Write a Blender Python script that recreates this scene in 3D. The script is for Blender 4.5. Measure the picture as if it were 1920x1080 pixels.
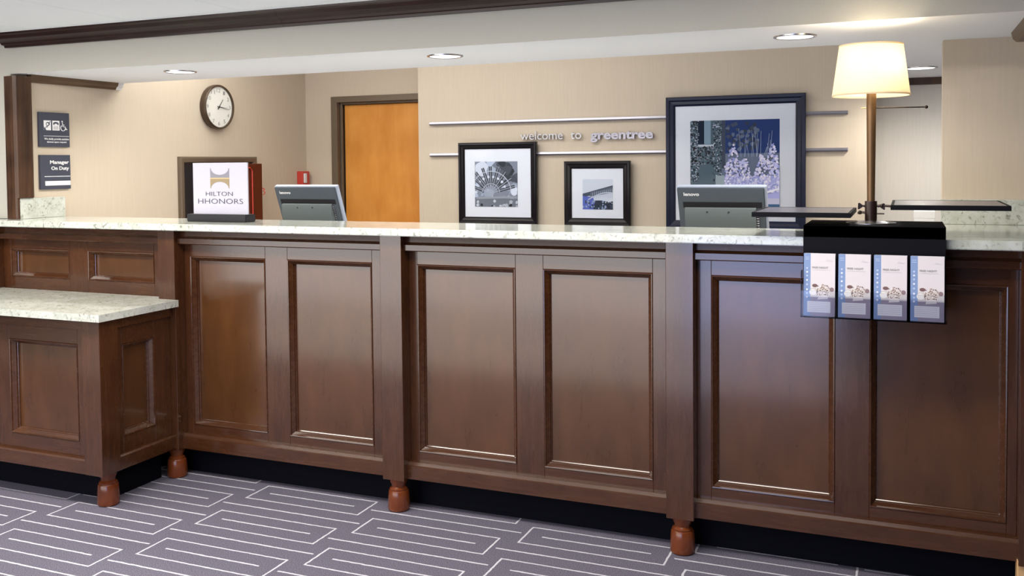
import bpy, bmesh, math, random
from mathutils import Vector, Matrix
random.seed(7)
PI = math.pi
for o in list(bpy.data.objects): bpy.data.objects.remove(o)
SC = bpy.context.scene
COL = SC.collection

# ------------------------------------------------------------------ camera
cam_d = bpy.data.cameras.new('camera')
cam = bpy.data.objects.new('camera', cam_d); COL.objects.link(cam)
yaw, pitch, roll = math.radians(-22.80027), math.radians(-2.05378), math.radians(-0.53656)
fw = Vector((math.sin(yaw)*math.cos(pitch), math.cos(yaw)*math.cos(pitch), math.sin(pitch)))
rt = Vector((math.cos(yaw), -math.sin(yaw), 0)); up = rt.cross(fw)
r2 = rt*math.cos(roll) + up*math.sin(roll); u2 = up*math.cos(roll) - rt*math.sin(roll)
cam.matrix_world = Matrix(((r2.x, u2.x, -fw.x, 0), (r2.y, u2.y, -fw.y, 0), (r2.z, u2.z, -fw.z, 1.42), (0, 0, 0, 1)))
cam_d.sensor_width = 36.0; cam_d.sensor_fit = 'HORIZONTAL'
cam_d.lens = 1784.396/1920*36
cam_d.shift_x = (960-949.238)/1920; cam_d.shift_y = (369.881-540)/1920
cam_d.clip_start = 0.05
SC.camera = cam

# ------------------------------------------------------------------ light
W = bpy.data.worlds.new('world'); SC.world = W; W.use_nodes = True
W.node_tree.nodes['Background'].inputs[0].default_value = (0.92, 0.95, 1.0, 1)
W.node_tree.nodes['Background'].inputs[1].default_value = 0.12
SC.view_settings.view_transform = 'Standard'; SC.view_settings.look = 'None'
SC.view_settings.gamma = 1; SC.view_settings.use_curve_mapping = False
SC.view_settings.exposure = 0.0

def area(name, loc, rot, sx, sy, power, color):
    d = bpy.data.lights.new(name, 'AREA'); d.shape = 'RECTANGLE'; d.size = sx; d.size_y = sy
    d.energy = power; d.color = color
    o = bpy.data.objects.new(name, d); COL.objects.link(o); o.location = loc; o.rotation_euler = rot
    return o
def point(name, loc, power, color, rad=0.03):
    d = bpy.data.lights.new(name, 'POINT'); d.energy = power; d.color = color; d.shadow_soft_size = rad
    o = bpy.data.objects.new(name, d); COL.objects.link(o); o.location = loc
    return o
# lobby windows behind the camera, unseen fill lights added over lobby and staff side
area('lobby_window_light', (-4.3, -1.40, 0.62), (PI/2, 0, 0), 5.0, 1.2, 74, (1.0, 0.97, 0.95))
area('lobby_window_light', (-1.15, -1.40, 0.62), (PI/2, 0, 0), 1.2, 1.2, 26, (0.50, 0.60, 1.0))
area('lobby_fill_light', (-3.0, 0.0, 2.03), (0, 0, 0), 4.0, 1.6, 60, (1.0, 0.92, 0.82))  # unseen fill over the pale tile, bounces light up to the ceilings
for x, l, p in ((-3.3, 2.4, 56), (-0.95, 1.9, 36)): area('overhead_highlight_light', (x, 2.33, 2.06), (0, 0, 0), l, 0.3, p, (1.0, 0.93, 0.84))  # unseen panels added for highlights on the mouldings and bright worktops
for x in (-4.6, -2.6, -0.8): point('ceiling_fill_light', (x, 0.9, 1.62), 6, (1.0, 0.95, 0.9), 0.15)  # added points with no fixture, brighten beam, lobby ceiling and soffit
area('staff_fill_light', (-2.8, 4.5, 2.37), (0, 0, 0), 2.4, 0.7, 26, (1.0, 0.96, 0.90))  # unseen fill, placed to brighten the left wall of the staff side
area('recess_ceiling_light', (0.9, 4.9, 1.87), (0, 0, 0), 1.2, 0.8, 16, (0.9, 0.93, 1.0))

# ------------------------------------------------------------------ materials
def nt(name):
    m = bpy.data.materials.new(name); m.use_nodes = True
    t = m.node_tree; b = t.nodes['Principled BSDF']
    return m, t, b
def L(t, a, b): t.links.new(a, b)
def flat(name, col, rough=0.5, metal=0.0, spec=0.5, coat=0.0, bump=0.0, bscale=200):
    m, t, b = nt(name)
    b.inputs['Base Color'].default_value = (*col, 1); b.inputs['Roughness'].default_value = rough
    b.inputs['Metallic'].default_value = metal; b.inputs['Specular IOR Level'].default_value = spec
    b.inputs['Coat Weight'].default_value = coat; b.inputs['Coat Roughness'].default_value = 0.1
    n = t.nodes.new('ShaderNodeTexNoise'); n.inputs['Scale'].default_value = bscale
    tc = t.nodes.new('ShaderNodeTexCoord'); L(t, tc.outputs['Object'], n.inputs['Vector'])
    mr = t.nodes.new('ShaderNodeMixRGB'); mr.blend_type = 'MULTIPLY'; mr.inputs[0].default_value = 0.12
    mr.inputs[1].default_value = (*col, 1); L(t, n.outputs['Fac'], mr.inputs[2]); L(t, mr.outputs[0], b.inputs['Base Color'])
    if bump:
        bp = t.nodes.new('ShaderNodeBump'); bp.inputs['Strength'].default_value = bump
        bp.inputs['Distance'].default_value = 0.001
        L(t, n.outputs['Fac'], bp.inputs['Height']); L(t, bp.outputs[0], b.inputs['Normal'])
    return m
def wood(name, c1, c2, stretch, rough=0.28, scale=1.0, spec=0.5, coat=0.0):
    m, t, b = nt(name)
    tc = t.nodes.new('ShaderNodeTexCoord'); mp = t.nodes.new('ShaderNodeMapping')
    mp.inputs['Scale'].default_value = stretch; L(t, tc.outputs['Object'], mp.inputs[0])
    n = t.nodes.new('ShaderNodeTexNoise'); n.inputs['Scale'].default_value = 14*scale; n.inputs['Detail'].default_value = 6
    n.inputs['Roughness'].default_value = 0.6; n.inputs['Distortion'].default_value = 0.25
    L(t, mp.outputs[0], n.inputs[0])
    n2 = t.nodes.new('ShaderNodeTexNoise'); n2.inputs['Scale'].default_value = 5; n2.inputs['Detail'].default_value = 2
    L(t, tc.outputs['Object'], n2.inputs[0])
    a = t.nodes.new('ShaderNodeMath'); a.operation = 'MULTIPLY_ADD'; a.inputs[1].default_value = 0.55
    L(t, n.outputs['Fac'], a.inputs[0])
    a2 = t.nodes.new('ShaderNodeMath'); a2.operation = 'MULTIPLY'; a2.inputs[1].default_value = 0.45
    L(t, n2.outputs['Fac'], a2.inputs[0]); L(t, a2.outputs[0], a.inputs[2])
    r = t.nodes.new('ShaderNodeValToRGB'); r.color_ramp.elements[0].position = 0.33; r.color_ramp.elements[1].position = 0.66
    r.color_ramp.elements[0].color = (*c1, 1); r.color_ramp.elements[1].color = (*c2, 1)
    L(t, a.outputs[0], r.inputs[0]); L(t, r.outputs[0], b.inputs['Base Color'])
    rr = t.nodes.new('ShaderNodeMapRange'); rr.inputs['To Min'].default_value = rough-0.05; rr.inputs['To Max'].default_value = rough+0.07
    L(t, n.outputs['Fac'], rr.inputs[0]); L(t, rr.outputs[0], b.inputs['Roughness'])
    bp = t.nodes.new('ShaderNodeBump'); bp.inputs['Strength'].default_value = 0.04; bp.inputs['Distance'].default_value = 0.0005
    L(t, n.outputs['Fac'], bp.inputs['Height']); L(t, bp.outputs[0], b.inputs['Normal'])
    b.inputs['Specular IOR Level'].default_value = spec
    b.inputs['Coat Weight'].default_value = coat; b.inputs['Coat Roughness'].default_value = 0.13; b.inputs['Coat IOR'].default_value = 1.6
    return m
WC1, WC2 = (0.044, 0.014, 0.005), (0.076, 0.027, 0.009)
M = {}
M['wood_v'] = wood('cabinet_wood_upright', WC1, WC2, (3.0, 3.0, 0.35), 0.26, 1.0, 0.25, 0.9)
M['wood_h'] = wood('cabinet_wood_level', WC1, WC2, (0.35, 3.0, 3.0), 0.26, 1.0, 0.25, 0.9)
M['wood_panel'] = wood('cabinet_wood_panel', (0.058, 0.021, 0.006), (0.095, 0.036, 0.010), (2.0, 2.0, 0.6), 0.28, 0.5, 0.25, 0.9)
M['foot'] = wood('turned_foot_wood', (0.085, 0.017, 0.005), (0.17, 0.042, 0.011), (2, 2, 0.8), 0.2, 1.0, 0.6)
M['crown'] = wood('crown_wood', (0.010, 0.003, 0.002), (0.026, 0.008, 0.005), (0.4, 3, 3), 0.3, 1.0, 0.35)
M['casing'] = wood('casing_wood', (0.008, 0.003, 0.002), (0.10, 0.048, 0.024), (2.5, 2.5, 0.2), 0.3, 0.7, 0.4)
M['trim'] = wood('brown_trim_wood', (0.07, 0.04, 0.02), (0.14, 0.085, 0.045), (0.4, 0.4, 3), 0.35)
M['door'] = wood('maple_door', (0.70, 0.27, 0.045), (0.84, 0.37, 0.08), (2.0, 2.0, 0.4), 0.4, 0.5, 0.3)
M['pale_wood'] = wood('pale_wood', (0.60, 0.36, 0.16), (0.75, 0.48, 0.24), (0.5, 2, 2), 0.45)
M['black'] = flat('black_plastic', (0.012, 0.012, 0.016), 0.35)
M['kick'] = flat('black_vinyl', (0.004, 0.0045, 0.008), 0.6, spec=0.05)
M['tile'] = flat('pale_polished_tile', (0.74, 0.70, 0.66), 0.25)
M['bracket'] = flat('matt_black_board', (0.005, 0.005, 0.008), 0.6, spec=0.1)
M['bronze'] = flat('bronze_metal', (0.17, 0.13, 0.09), 0.4, 0.2)
M['bronzedark'] = flat('dark_bronze', (0.03, 0.016, 0.012), 0.3, 0.4)
M['pole'] = flat('brown_bronze_pole', (0.19, 0.11, 0.05), 0.35, 0.6)
M['brass'] = flat('brass', (0.75, 0.60, 0.36), 0.25, 1.0)
M['steel'] = flat('brushed_steel', (0.42, 0.41, 0.47), 0.35, 0.9)
M['chrome'] = flat('light_metal', (0.62, 0.62, 0.66), 0.25, 1.0)
M['white'] = flat('white_paint', (0.80, 0.82, 0.84), 0.6)
M['ceiling'] = flat('ceiling_tile_white', (0.88, 0.92, 0.96), 0.85, bump=0.3, bscale=350)
M['soffit'] = flat('soffit_white', (0.86, 0.89, 0.94), 0.8)
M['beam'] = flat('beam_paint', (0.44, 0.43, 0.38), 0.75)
M['paper'] = flat('white_paper', (0.52, 0.52, 0.60), 0.8, spec=0.1)
M['trayin'] = flat('tray_liner', (0.10, 0.10, 0.13), 0.25)
M['laminate'] = flat('white_laminate', (0.82, 0.82, 0.82), 0.5)
M['mat'] = flat('mat_board', (0.86, 0.88, 0.96), 0.7)
M['frame'] = flat('black_frame', (0.008, 0.006, 0.009), 0.2, spec=0.35)
M['framenavy'] = flat('blue_black_frame', (0.007, 0.011, 0.035), 0.3, spec=0.3)
M['sign'] = flat('slate_sign', (0.055, 0.063, 0.095), 0.4)
M['signwhite'] = flat('sign_white', (0.85, 0.86, 0.88), 0.5)
M['ink'] = flat('grey_ink', (0.10, 0.10, 0.13), 0.85, spec=0.05)
M['numeral'] = flat('numeral_grey', (0.30, 0.30, 0.30), 0.6)
M['redbox'] = flat('dark_red_enamel', (0.085, 0.010, 0.006), 0.35)
M['red'] = flat('signal_red', (0.62, 0.06, 0.04), 0.4)
M['monitor'] = flat('slate_plastic', (0.085, 0.105, 0.125), 0.35)
M['monitorin'] = flat('slate_plastic_light', (0.12, 0.145, 0.15), 0.38)
M['monitoredge'] = flat('silver_plastic', (0.42, 0.48, 0.60), 0.3)
M['clockface'] = flat('clock_face', (0.84, 0.85, 0.80), 0.5)
M['clockrim'] = flat('clock_rim', (0.075, 0.05, 0.03), 0.3, 0.3)

def glass(name, tint=(0.95, 0.97, 1.0), ior=1.4, rough=0.05):
    m, t, b = nt(name)
    tr = t.nodes.new('ShaderNodeBsdfTransparent'); tr.inputs[0].default_value = (*tint, 1)
    gl = t.nodes.new('ShaderNodeBsdfGlossy'); gl.inputs['Roughness'].default_value = rough
    fr = t.nodes.new('ShaderNodeFresnel'); fr.inputs[0].default_value = ior
    mx = t.nodes.new('ShaderNodeMixShader'); out = t.nodes['Material Output']
    L(t, fr.outputs[0], mx.inputs[0]); L(t, tr.outputs[0], mx.inputs[1]); L(t, gl.outputs[0], mx.inputs[2])
    L(t, mx.outputs[0], out.inputs[0])
    return m
M['acrylic'] = glass('clear_acrylic', (0.95, 0.96, 0.98), 1.3)
M['pictureglass'] = glass('picture_glass', (0.98, 0.99, 1.0), 1.12)

def emit(name, col, s):
    m, t, b = nt(name)
    b.inputs['Base Color'].default_value = (0.9, 0.9, 0.9, 1)
    b.inputs['Emission Color'].default_value = (*col, 1); b.inputs['Emission Strength'].default_value = s
    return m
M['lens'] = emit('lit_lens', (1, 1, 1), 2.2)

# translucent lamp shade fabric
m, t, b = nt('shade_fabric'); M['shade'] = m
tr = t.nodes.new('ShaderNodeBsdfTranslucent'); tr.inputs[0].default_value = (0.93, 0.85, 0.70, 1)
df = t.nodes.new('ShaderNodeBsdfDiffuse'); df.inputs[0].default_value = (0.86, 0.80, 0.68, 1)
wv = t.nodes.new('ShaderNodeTexNoise'); wv.inputs['Scale'].default_value = 300
bp = t.nodes.new('ShaderNodeBump'); bp.inputs['Strength'].default_value = 0.1; bp.inputs['Distance'].default_value = 0.0005
L(t, wv.outputs[0], bp.inputs['Height']); L(t, bp.outputs[0], df.inputs['Normal'])
mx = t.nodes.new('ShaderNodeMixShader'); mx.inputs[0].default_value = 0.55
L(t, df.outputs[0], mx.inputs[1]); L(t, tr.outputs[0], mx.inputs[2]); L(t, mx.outputs[0], t.nodes['Material Output'].inputs[0])

# quartz
m, t, b = nt('speckled_quartz'); M['stone'] = m
tc = t.nodes.new('ShaderNodeTexCoord')
n1 = t.nodes.new('ShaderNodeTexNoise'); n1.inputs['Scale'].default_value = 9; n1.inputs['Detail'].default_value = 8; n1.inputs['Distortion'].default_value = 1.5
n2 = t.nodes.new('ShaderNodeTexNoise'); n2.inputs['Scale'].default_value = 75; n2.inputs['Detail'].default_value = 3
n3 = t.nodes.new('ShaderNodeTexNoise'); n3.inputs['Scale'].default_value = 26; n3.inputs['Detail'].default_value = 6; n3.inputs['Distortion'].default_value = 2.5
for n in (n1, n2, n3): L(t, tc.outputs['Object'], n.inputs[0])
ra = t.nodes.new('ShaderNodeValToRGB'); ra.color_ramp.elements[0].position = 0.38; ra.color_ramp.elements[1].position = 0.62
ra.color_ramp.elements[0].color = (0.49, 0.52, 0.46, 1); ra.color_ramp.elements[1].color = (0.60, 0.63, 0.59, 1)
L(t, n1.outputs['Fac'], ra.inputs[0])
rb = t.nodes.new('ShaderNodeValToRGB'); rb.color_ramp.elements[0].position = 0.31; rb.color_ramp.elements[1].position = 0.44
rb.color_ramp.elements[0].color = (0.30, 0.30, 0.27, 1); rb.color_ramp.elements[1].color = (1, 1, 1, 1)
L(t, n3.outputs['Fac'], rb.inputs[0])
rc = t.nodes.new('ShaderNodeValToRGB'); rc.color_ramp.elements[0].position = 0.28; rc.color_ramp.elements[1].position = 0.42
rc.color_ramp.elements[0].color = (0.65, 0.62, 0.55, 1); rc.color_ramp.elements[1].color = (1, 1, 1, 1)
L(t, n2.outputs['Fac'], rc.inputs[0])
ma = t.nodes.new('ShaderNodeMixRGB'); ma.blend_type = 'MULTIPLY'; ma.inputs[0].default_value = 0.75
mb = t.nodes.new('ShaderNodeMixRGB'); mb.blend_type = 'MULTIPLY'; mb.inputs[0].default_value = 0.8
L(t, ra.outputs[0], ma.inputs[1]); L(t, rb.outputs[0], ma.inputs[2]); L(t, ma.outputs[0], mb.inputs[1]); L(t, rc.outputs[0], mb.inputs[2])
L(t, mb.outputs[0], b.inputs['Base Color']); b.inputs['Roughness'].default_value = 0.1; b.inputs['Specular IOR Level'].default_value = 0.6

# wallpaper with faint vertical streaks
def wallpaper(name, col):
    m, t, b = nt(name)
    tc = t.nodes.new('ShaderNodeTexCoord'); mp = t.nodes.new('ShaderNodeMapping'); mp.inputs['Scale'].default_value = (60, 60, 2.5)
    L(t, tc.outputs['Object'], mp.inputs[0])
    n = t.nodes.new('ShaderNodeTexNoise'); n.inputs['Scale'].default_value = 2.2; n.inputs['Detail'].default_value = 4; L(t, mp.outputs[0], n.inputs[0])
    r = t.nodes.new('ShaderNodeValToRGB'); r.color_ramp.elements[0].position = 0.3; r.color_ramp.elements[1].position = 0.7
    r.color_ramp.elements[0].color = (*[c*0.97 for c in col], 1); r.color_ramp.elements[1].color = (*[min(1, c*1.02) for c in col], 1)
    L(t, n.outputs['Fac'], r.inputs[0]); L(t, r.outputs[0], b.inputs['Base Color']); b.inputs['Roughness'].default_value = 0.7
    b.inputs['Specular IOR Level'].default_value = 0.25
    return m
M['wall'] = wallpaper('beige_wallpaper', (0.62, 0.535, 0.425))
M['wallpale'] = wallpaper('pale_wallpaper', (0.66, 0.63, 0.58))
M['wallgrey'] = flat('grey_wall_paint', (0.54, 0.54, 0.50), 0.75)

# carpet: staggered rectangles, each with a bar inside and a longer bar between
m, t, b = nt('patterned_carpet'); M['carpet'] = m
tc = t.nodes.new('ShaderNodeTexCoord'); sp = t.nodes.new('ShaderNodeSeparateXYZ'); 
wn = t.nodes.new('ShaderNodeTexNoise'); wn.inputs['Scale'].default_value = 40; wn.inputs['Detail'].default_value = 2; L(t, tc.outputs['Object'], wn.inputs[0])
ws = t.nodes.new('ShaderNodeVectorMath'); ws.operation = 'SCALE'; ws.inputs['Scale'].default_value = 0.006
wa = t.nodes.new('ShaderNodeVectorMath'); wa.operation = 'ADD'
L(t, wn.outputs['Color'], ws.inputs[0]); L(t, tc.outputs['Object'], wa.inputs[0]); L(t, ws.outputs[0], wa.inputs[1]); L(t, wa.outputs[0], sp.inputs[0])
def mth(op, a, b_=None, c=None, clamp=False):
    n = t.nodes.new('ShaderNodeMath'); n.operation = op; n.use_clamp = clamp
    for i, v in enumerate((a, b_, c)):
        if v is None: continue
        if isinstance(v, (int, float)): n.inputs[i].default_value = v
        else: L(t, v, n.inputs[i])
    return n.outputs[0]
PX, PY, SH = 0.632, 0.3155, 0.1478
xs = mth('DIVIDE', mth('ADD', sp.outputs[0], 3.225+0.041+PX*40), PX)
ci = mth('FLOOR', xs)
lx = mth('MULTIPLY', mth('SUBTRACT', mth('FRACT', xs), 0.5), PX)          # -0.316..0.316 from column centre
yy = mth('SUBTRACT', sp.outputs[1], mth('MULTIPLY', mth('SUBTRACT', ci, 40), SH))
yy = mth('SUBTRACT', yy, 2.8935+PY/2 - PY*60)
ly = mth('MULTIPLY', mth('SUBTRACT', mth('FRACT', mth('DIVIDE', yy, PY)), 0.5), PY)   # 0 at rectangle centre
ax = mth('ABSOLUTE', lx); ay = mth('ABSOLUTE', ly)
def near(v, c, w=0.0038): return mth('LESS_THAN', mth('ABSOLUTE', mth('SUBTRACT', v, c)), w)
HX, HY = 0.276, 0.0785
e1 = mth('MULTIPLY', near(ax, HX), mth('LESS_THAN', ay, HY+0.0038))
e2 = mth('MULTIPLY', near(ay, HY), mth('LESS_THAN', ax, HX+0.0038))
e3 = mth('MULTIPLY', mth('LESS_THAN', ay, 0.0042), mth('LESS_THAN', ax, 0.211))
# the long bar sits half a period away, and runs a little into the neighbouring columns
lt = [e1, e2, e3]
bar = mth('GREATER_THAN', ay, PY/2-0.0042)
lt.append(bar)
for d in (-1, 1):
    yb = mth('SUBTRACT', yy, d*SH*1.0)
    lb = mth('MULTIPLY', mth('SUBTRACT', mth('FRACT', mth('DIVIDE', yb, PY)), 0.5), PY)
    far = mth('GREATER_THAN', mth('ABSOLUTE', lb), PY/2-0.0042)
    side = mth('GREATER_THAN', mth('MULTIPLY', lx, -d if False else d), 0.299)
    lt.append(mth('MULTIPLY', far, side))
s = lt[0]
for v in lt[1:]: s = mth('MAXIMUM', s, v)
nz = t.nodes.new('ShaderNodeTexNoise'); nz.inputs['Scale'].default_value = 300; nz.inputs['Detail'].default_value = 4
L(t, tc.outputs['Object'], nz.inputs[0])
rz = t.nodes.new('ShaderNodeValToRGB'); rz.color_ramp.elements[0].position = 0.3; rz.color_ramp.elements[1].position = 0.7
rz.color_ramp.elements[0].color = (0.050, 0.047, 0.070, 1); rz.color_ramp.elements[1].color = (0.22, 0.21, 0.27, 1)
L(t, nz.outputs['Fac'], rz.inputs[0])
mxc = t.nodes.new('ShaderNodeMixRGB'); L(t, s, mxc.inputs[0]); L(t, rz.outputs[0], mxc.inputs[1]); mxc.inputs[2].default_value = (0.58, 0.58, 0.64, 1)
L(t, mxc.outputs[0], b.inputs['Base Color']); b.inputs['Roughness'].default_value = 0.95; b.inputs['Specular IOR Level'].default_value = 0.1
bp = t.nodes.new('ShaderNodeBump'); bp.inputs['Strength'].default_value = 0.5; bp.inputs['Distance'].default_value = 0.003
L(t, nz.outputs['Fac'], bp.inputs['Height']); L(t, bp.outputs[0], b.inputs['Normal'])

# printed matter: colours come from a face attribute
m, t, b = nt('printed_sheet'); M['print'] = m
at = t.nodes.new('ShaderNodeAttribute'); at.attribute_name = 'Col'; L(t, at.outputs['Color'], b.inputs['Base Color'])
b.inputs['Roughness'].default_value = 0.7; b.inputs['Specular IOR Level'].default_value = 0.15

# ------------------------------------------------------------------ helpers
def thing(name, loc, label, cat, group=None):
    o = bpy.data.objects.new(name, None); COL.objects.link(o); o.location = loc
    o.empty_display_size = 0.05
    o['label'] = label; o['category'] = cat
    if group: o['group'] = group
    return o
def tag(o, label, cat, group=None):
    o['label'] = label; o['category'] = cat
    if group: o['group'] = group
    return o
def wloc(p):
    v = Vector((0, 0, 0))
    while p: v += p.location; p = p.parent
    return v
def link(name, bm, mat, parent=None, smooth=False, loc=None):
    bmesh.ops.recalc_face_normals(bm, faces=bm.faces)
    me = bpy.data.meshes.new(name); bm.to_mesh(me); bm.free()
    for x in (mat if isinstance(mat, (list, tuple)) else [mat]): me.materials.append(M[x] if isinstance(x, str) else x)
    base = wloc(parent) if parent else Vector(loc if loc else (0, 0, 0))
    me.transform(Matrix.Translation(-base))
    if smooth:
        for p in me.polygons: p.use_smooth = True
        try: me.set_sharp_from_angle(angle=math.radians(35))
        except Exception: pass
    o = bpy.data.objects.new(name, me); COL.objects.link(o)
    if parent: o.parent = parent
    else: o.location = base
    return o
def bx(bm, x0, x1, y0, y1, z0, z1, bev=0.0, seg=1):
    r = bmesh.ops.create_cube(bm, size=1)
    vs = r['verts']
    for v in vs:
        v.co = Vector(((x0+x1)/2+v.co.x*(x1-x0), (y0+y1)/2+v.co.y*(y1-y0), (z0+z1)/2+v.co.z*(z1-z0)))
    if bev:
        es = list({e for v in vs for e in v.link_edges})
        bmesh.ops.bevel(bm, geom=es, offset=bev, segments=seg, affect='EDGES', clamp_overlap=True)
def box(name, x0, x1, y0, y1, z0, z1, mat, parent=None, bev=0.0, seg=1, loc=None):
    bm = bmesh.new(); bx(bm, x0, x1, y0, y1, z0, z1, bev, seg)
    if not parent and loc is None: loc = ((x0+x1)/2, (y0+y1)/2, z0)
    return link(name, bm, mat, parent, loc=loc)
def struct(o): o['kind'] = 'structure'; return o
def prism(bm, poly, ax, a0, a1, shift=None):
    """poly in the two other axes (in x,y,z order), extruded along ax from a0 to a1; shift(p) moves the first end"""
    def mk(p, a):
        c = list(p); c.insert(ax, a); return c
    A = [bm.verts.new(mk(p, a0 + (shift(p) if shift else 0))) for p in poly]
    B = [bm.verts.new(mk(p, a1)) for p in poly]
    n = len(poly)
    for i in range(n): bm.faces.new((A[i], A[(i+1) % n], B[(i+1) % n], B[i]))
    bm.faces.new(A[::-1]); bm.faces.new(B)
def lathe(bm, prof, c, seg=32, axis='z', close=True):
    rings = []
    for r, h in prof:
        ring = []
        for i in range(seg):
            a = 2*PI*i/seg
            if axis == 'z': p = (c[0]+r*math.cos(a), c[1]+r*math.sin(a), c[2]+h)
            elif axis == 'x': p = (c[0]+h, c[1]+r*math.cos(a), c[2]+r*math.sin(a))
            else: p = (c[0]+r*math.cos(a), c[1]+h, c[2]+r*math.sin(a))
            ring.append(bm.verts.new(p))
        rings.append(ring)
    for k in range(len(rings)-1):
        for i in range(seg):
            bm.faces.new((rings[k][i], rings[k][(i+1) % seg], rings[k+1][(i+1) % seg], rings[k+1][i]))
    if close: bm.faces.new(rings[0][::-1]); bm.faces.new(rings[-1])
def tube(bm, pts, r, seg=10):
    pts = [Vector(p) for p in pts]; rings = []
    for i, p in enumerate(pts):
        d = (pts[min(i+1, len(pts)-1)]-pts[max(i-1, 0)]).normalized()
        s = d.cross(Vector((0, 0, 1)) if abs(d.z) < 0.9 else Vector((1, 0, 0))).normalized(); q = d.cross(s)
        rings.append([bm.verts.new(p + s*r*math.cos(2*PI*k/seg) + q*r*math.sin(2*PI*k/seg)) for k in range(seg)])
    for a, b_ in zip(rings, rings[1:]):
        for k in range(seg): bm.faces.new((a[k], a[(k+1) % seg], b_[(k+1) % seg], b_[k]))
    bm.faces.new(rings[0][::-1]); bm.faces.new(rings[-1])
class Plane:
    """local sheet: o + u*a + v*b + n*c"""
    def __init__(s, o, u, v): s.o, s.u, s.v = Vector(o), Vector(u), Vector(v); s.n = s.u.cross(s.v).normalized()
    def p(s, a, b_, c=0): return s.o + s.u*a + s.v*b_ + s.n*c
def back(x, y, z): return Plane((x, y, z), (1, 0, 0), (0, 0, 1))      # a wall that faces the camera side
def side(x, y, z): return Plane((x, y, z), (0, 1, 0), (0, 0, 1))      # the left wall, facing +x
def sweep(bm, pl, a0, a1, b0, b1, prof):
    """mitred frame around a rectangle; prof = (inset, height) pairs, closed"""
    rings = [[bm.verts.new(pl.p(*q, h)) for q in ((a0+i, b0+i), (a1-i, b0+i), (a1-i, b1-i), (a0+i, b1-i))] for i, h in prof]
    n = len(rings)
    for k in range(n):
        A, B = rings[k], rings[(k+1) % n]
        for i in range(4): bm.faces.new((A[i], A[(i+1) % 4], B[(i+1) % 4], B[i]))
def canvas(name, pl, polys, parent, loc=None, lift=0.0002, base=0.0004):
    """flat print: list of (points, colour) in plane coordinates, painted back to front"""
    me = bpy.data.meshes.new(name); V = []; F = []; C = []
    org = wloc(parent) if parent else Vector(loc)
    for k, (pts, col) in enumerate(polys):
        s0 = len(V); h = base + lift*min(k, 6) + 0.000004*k
        V += [tuple(pl.p(a, b_, h)-org) for a, b_ in pts]; F.append(tuple(range(s0, s0+len(pts)))); C.append(col)
    me.from_pydata(V, [], F)
    ca = me.color_attributes.new('Col', 'FLOAT_COLOR', 'CORNER')
    i = 0
    for f, c in zip(F, C):
        for _ in f: ca.data[i].color = (*c, 1); i += 1
    me.materials.append(M['print'])
    o = bpy.data.objects.new(name, me); COL.objects.link(o)
    if parent: o.parent = parent
    else: o.location = org
    return o
def rect(a0, a1, b0, b1): return [(a0, b0), (a1, b0), (a1, b1), (a0, b1)]
def disc(a, b_, r, n=20, ry=None): return [(a+r*math.cos(2*PI*i/n), b_+(ry or r)*math.sin(2*PI*i/n)) for i in range(n)]
def strip(p, q, w):
    d = Vector((q[0]-p[0], q[1]-p[1])); d.normalize(); n = Vector((-d.y, d.x))*w/2
    return [(p[0]+n.x, p[1]+n.y), (p[0]-n.x, p[1]-n.y), (q[0]-n.x, q[1]-n.y), (q[0]+n.x, q[1]+n.y)]
def text_bm(body, bold=0.0, extrude=0.0, res=3, space=1.0):
    cu = bpy.data.curves.new('t', 'FONT'); cu.body = body; cu.size = 1; cu.offset = bold; cu.extrude = extrude
    cu.resolution_u = res; cu.space_character = space
    ob = bpy.data.objects.new('t', cu); COL.objects.link(ob)
    me = ob.to_mesh(); bm = bmesh.new(); bm.from_mesh(me); ob.to_mesh_clear()
    bpy.data.objects.remove(ob); bpy.data.curves.remove(cu)
    return bm
def bounds(bm):
    xs = [v.co.x for v in bm.verts]; ys = [v.co.y for v in bm.verts]
    return min(xs), max(xs), min(ys), max(ys)
def text(name, body, pl, a0, a1, b0, b1, mat, parent, depth=0.0004, bold=0.0, lift=0.0012, space=1.0):
    """lettering fitted to a rectangle of the plane"""
    bm = text_bm(body, bold, 0.5, space=space); x0, x1, y0, y1 = bounds(bm)
    for v in bm.verts:
        v.co = pl.p(a0+(v.co.x-x0)/(x1-x0)*(a1-a0), b0+(v.co.y-y0)/(y1-y0)*(b1-b0), lift+(v.co.z+0.5)*depth)
    return link(name, bm, mat, parent)

# ================================================================== SETTING
ZS = 1.885       # underside of the dropped soffit
YB = 3.42        # face of the beam
XL = -4.06       # left staff wall
# floor
struct(box('floor', -7, 3, 1.0, 6.3, -0.1, 0.0, 'carpet', loc=(0, 0, 0)))
struct(box('floor_reflector', -7, -0.25, -1.6, 1.0, -0.1, 0.0, 'tile'))  # unseen pale floor added as a reflector, gives the cabinet wood its sheen
struct(box('floor_passage', -0.25, 3, -1.6, 1.0, -0.1, 0.0, 'carpet'))  # unseen; carpet instead of tile keeps the right bay's reflection dark
# lobby ceiling: grid backing and tiles
bm = bmesh.new(); bx(bm, -7, 3, -1.6, YB, 2.095, 2.2); ce = struct(link('ceiling', bm, 'white', loc=(-2, 1, 2.095)))
tile_me = None
T = 0.61
for i in range(16):
    for j in range(8):
        x0 = -7+0.12+i*T; y1 = YB-0.11-j*T
        if tile_me is None:
            bm = bmesh.new(); bx(bm, -T/2+0.002, T/2-0.002, -T/2+0.002, T/2-0.002, -0.018, 0.0, 0.0015)
            o = link('ceiling_tile', bm, 'ceiling', ce); tile_me = o.data
            tile_me.transform(Matrix.Translation(wloc(ce)))
        else:
            o = bpy.data.objects.new('ceiling_tile', tile_me); COL.objects.link(o); o.parent = ce
        o.location = Vector((x0+T/2, y1-T/2, 2.096)) - wloc(ce)
box('ceiling_border', -7, 3, YB-0.108, YB, 2.078, 2.096, 'ceiling', ce)
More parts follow.
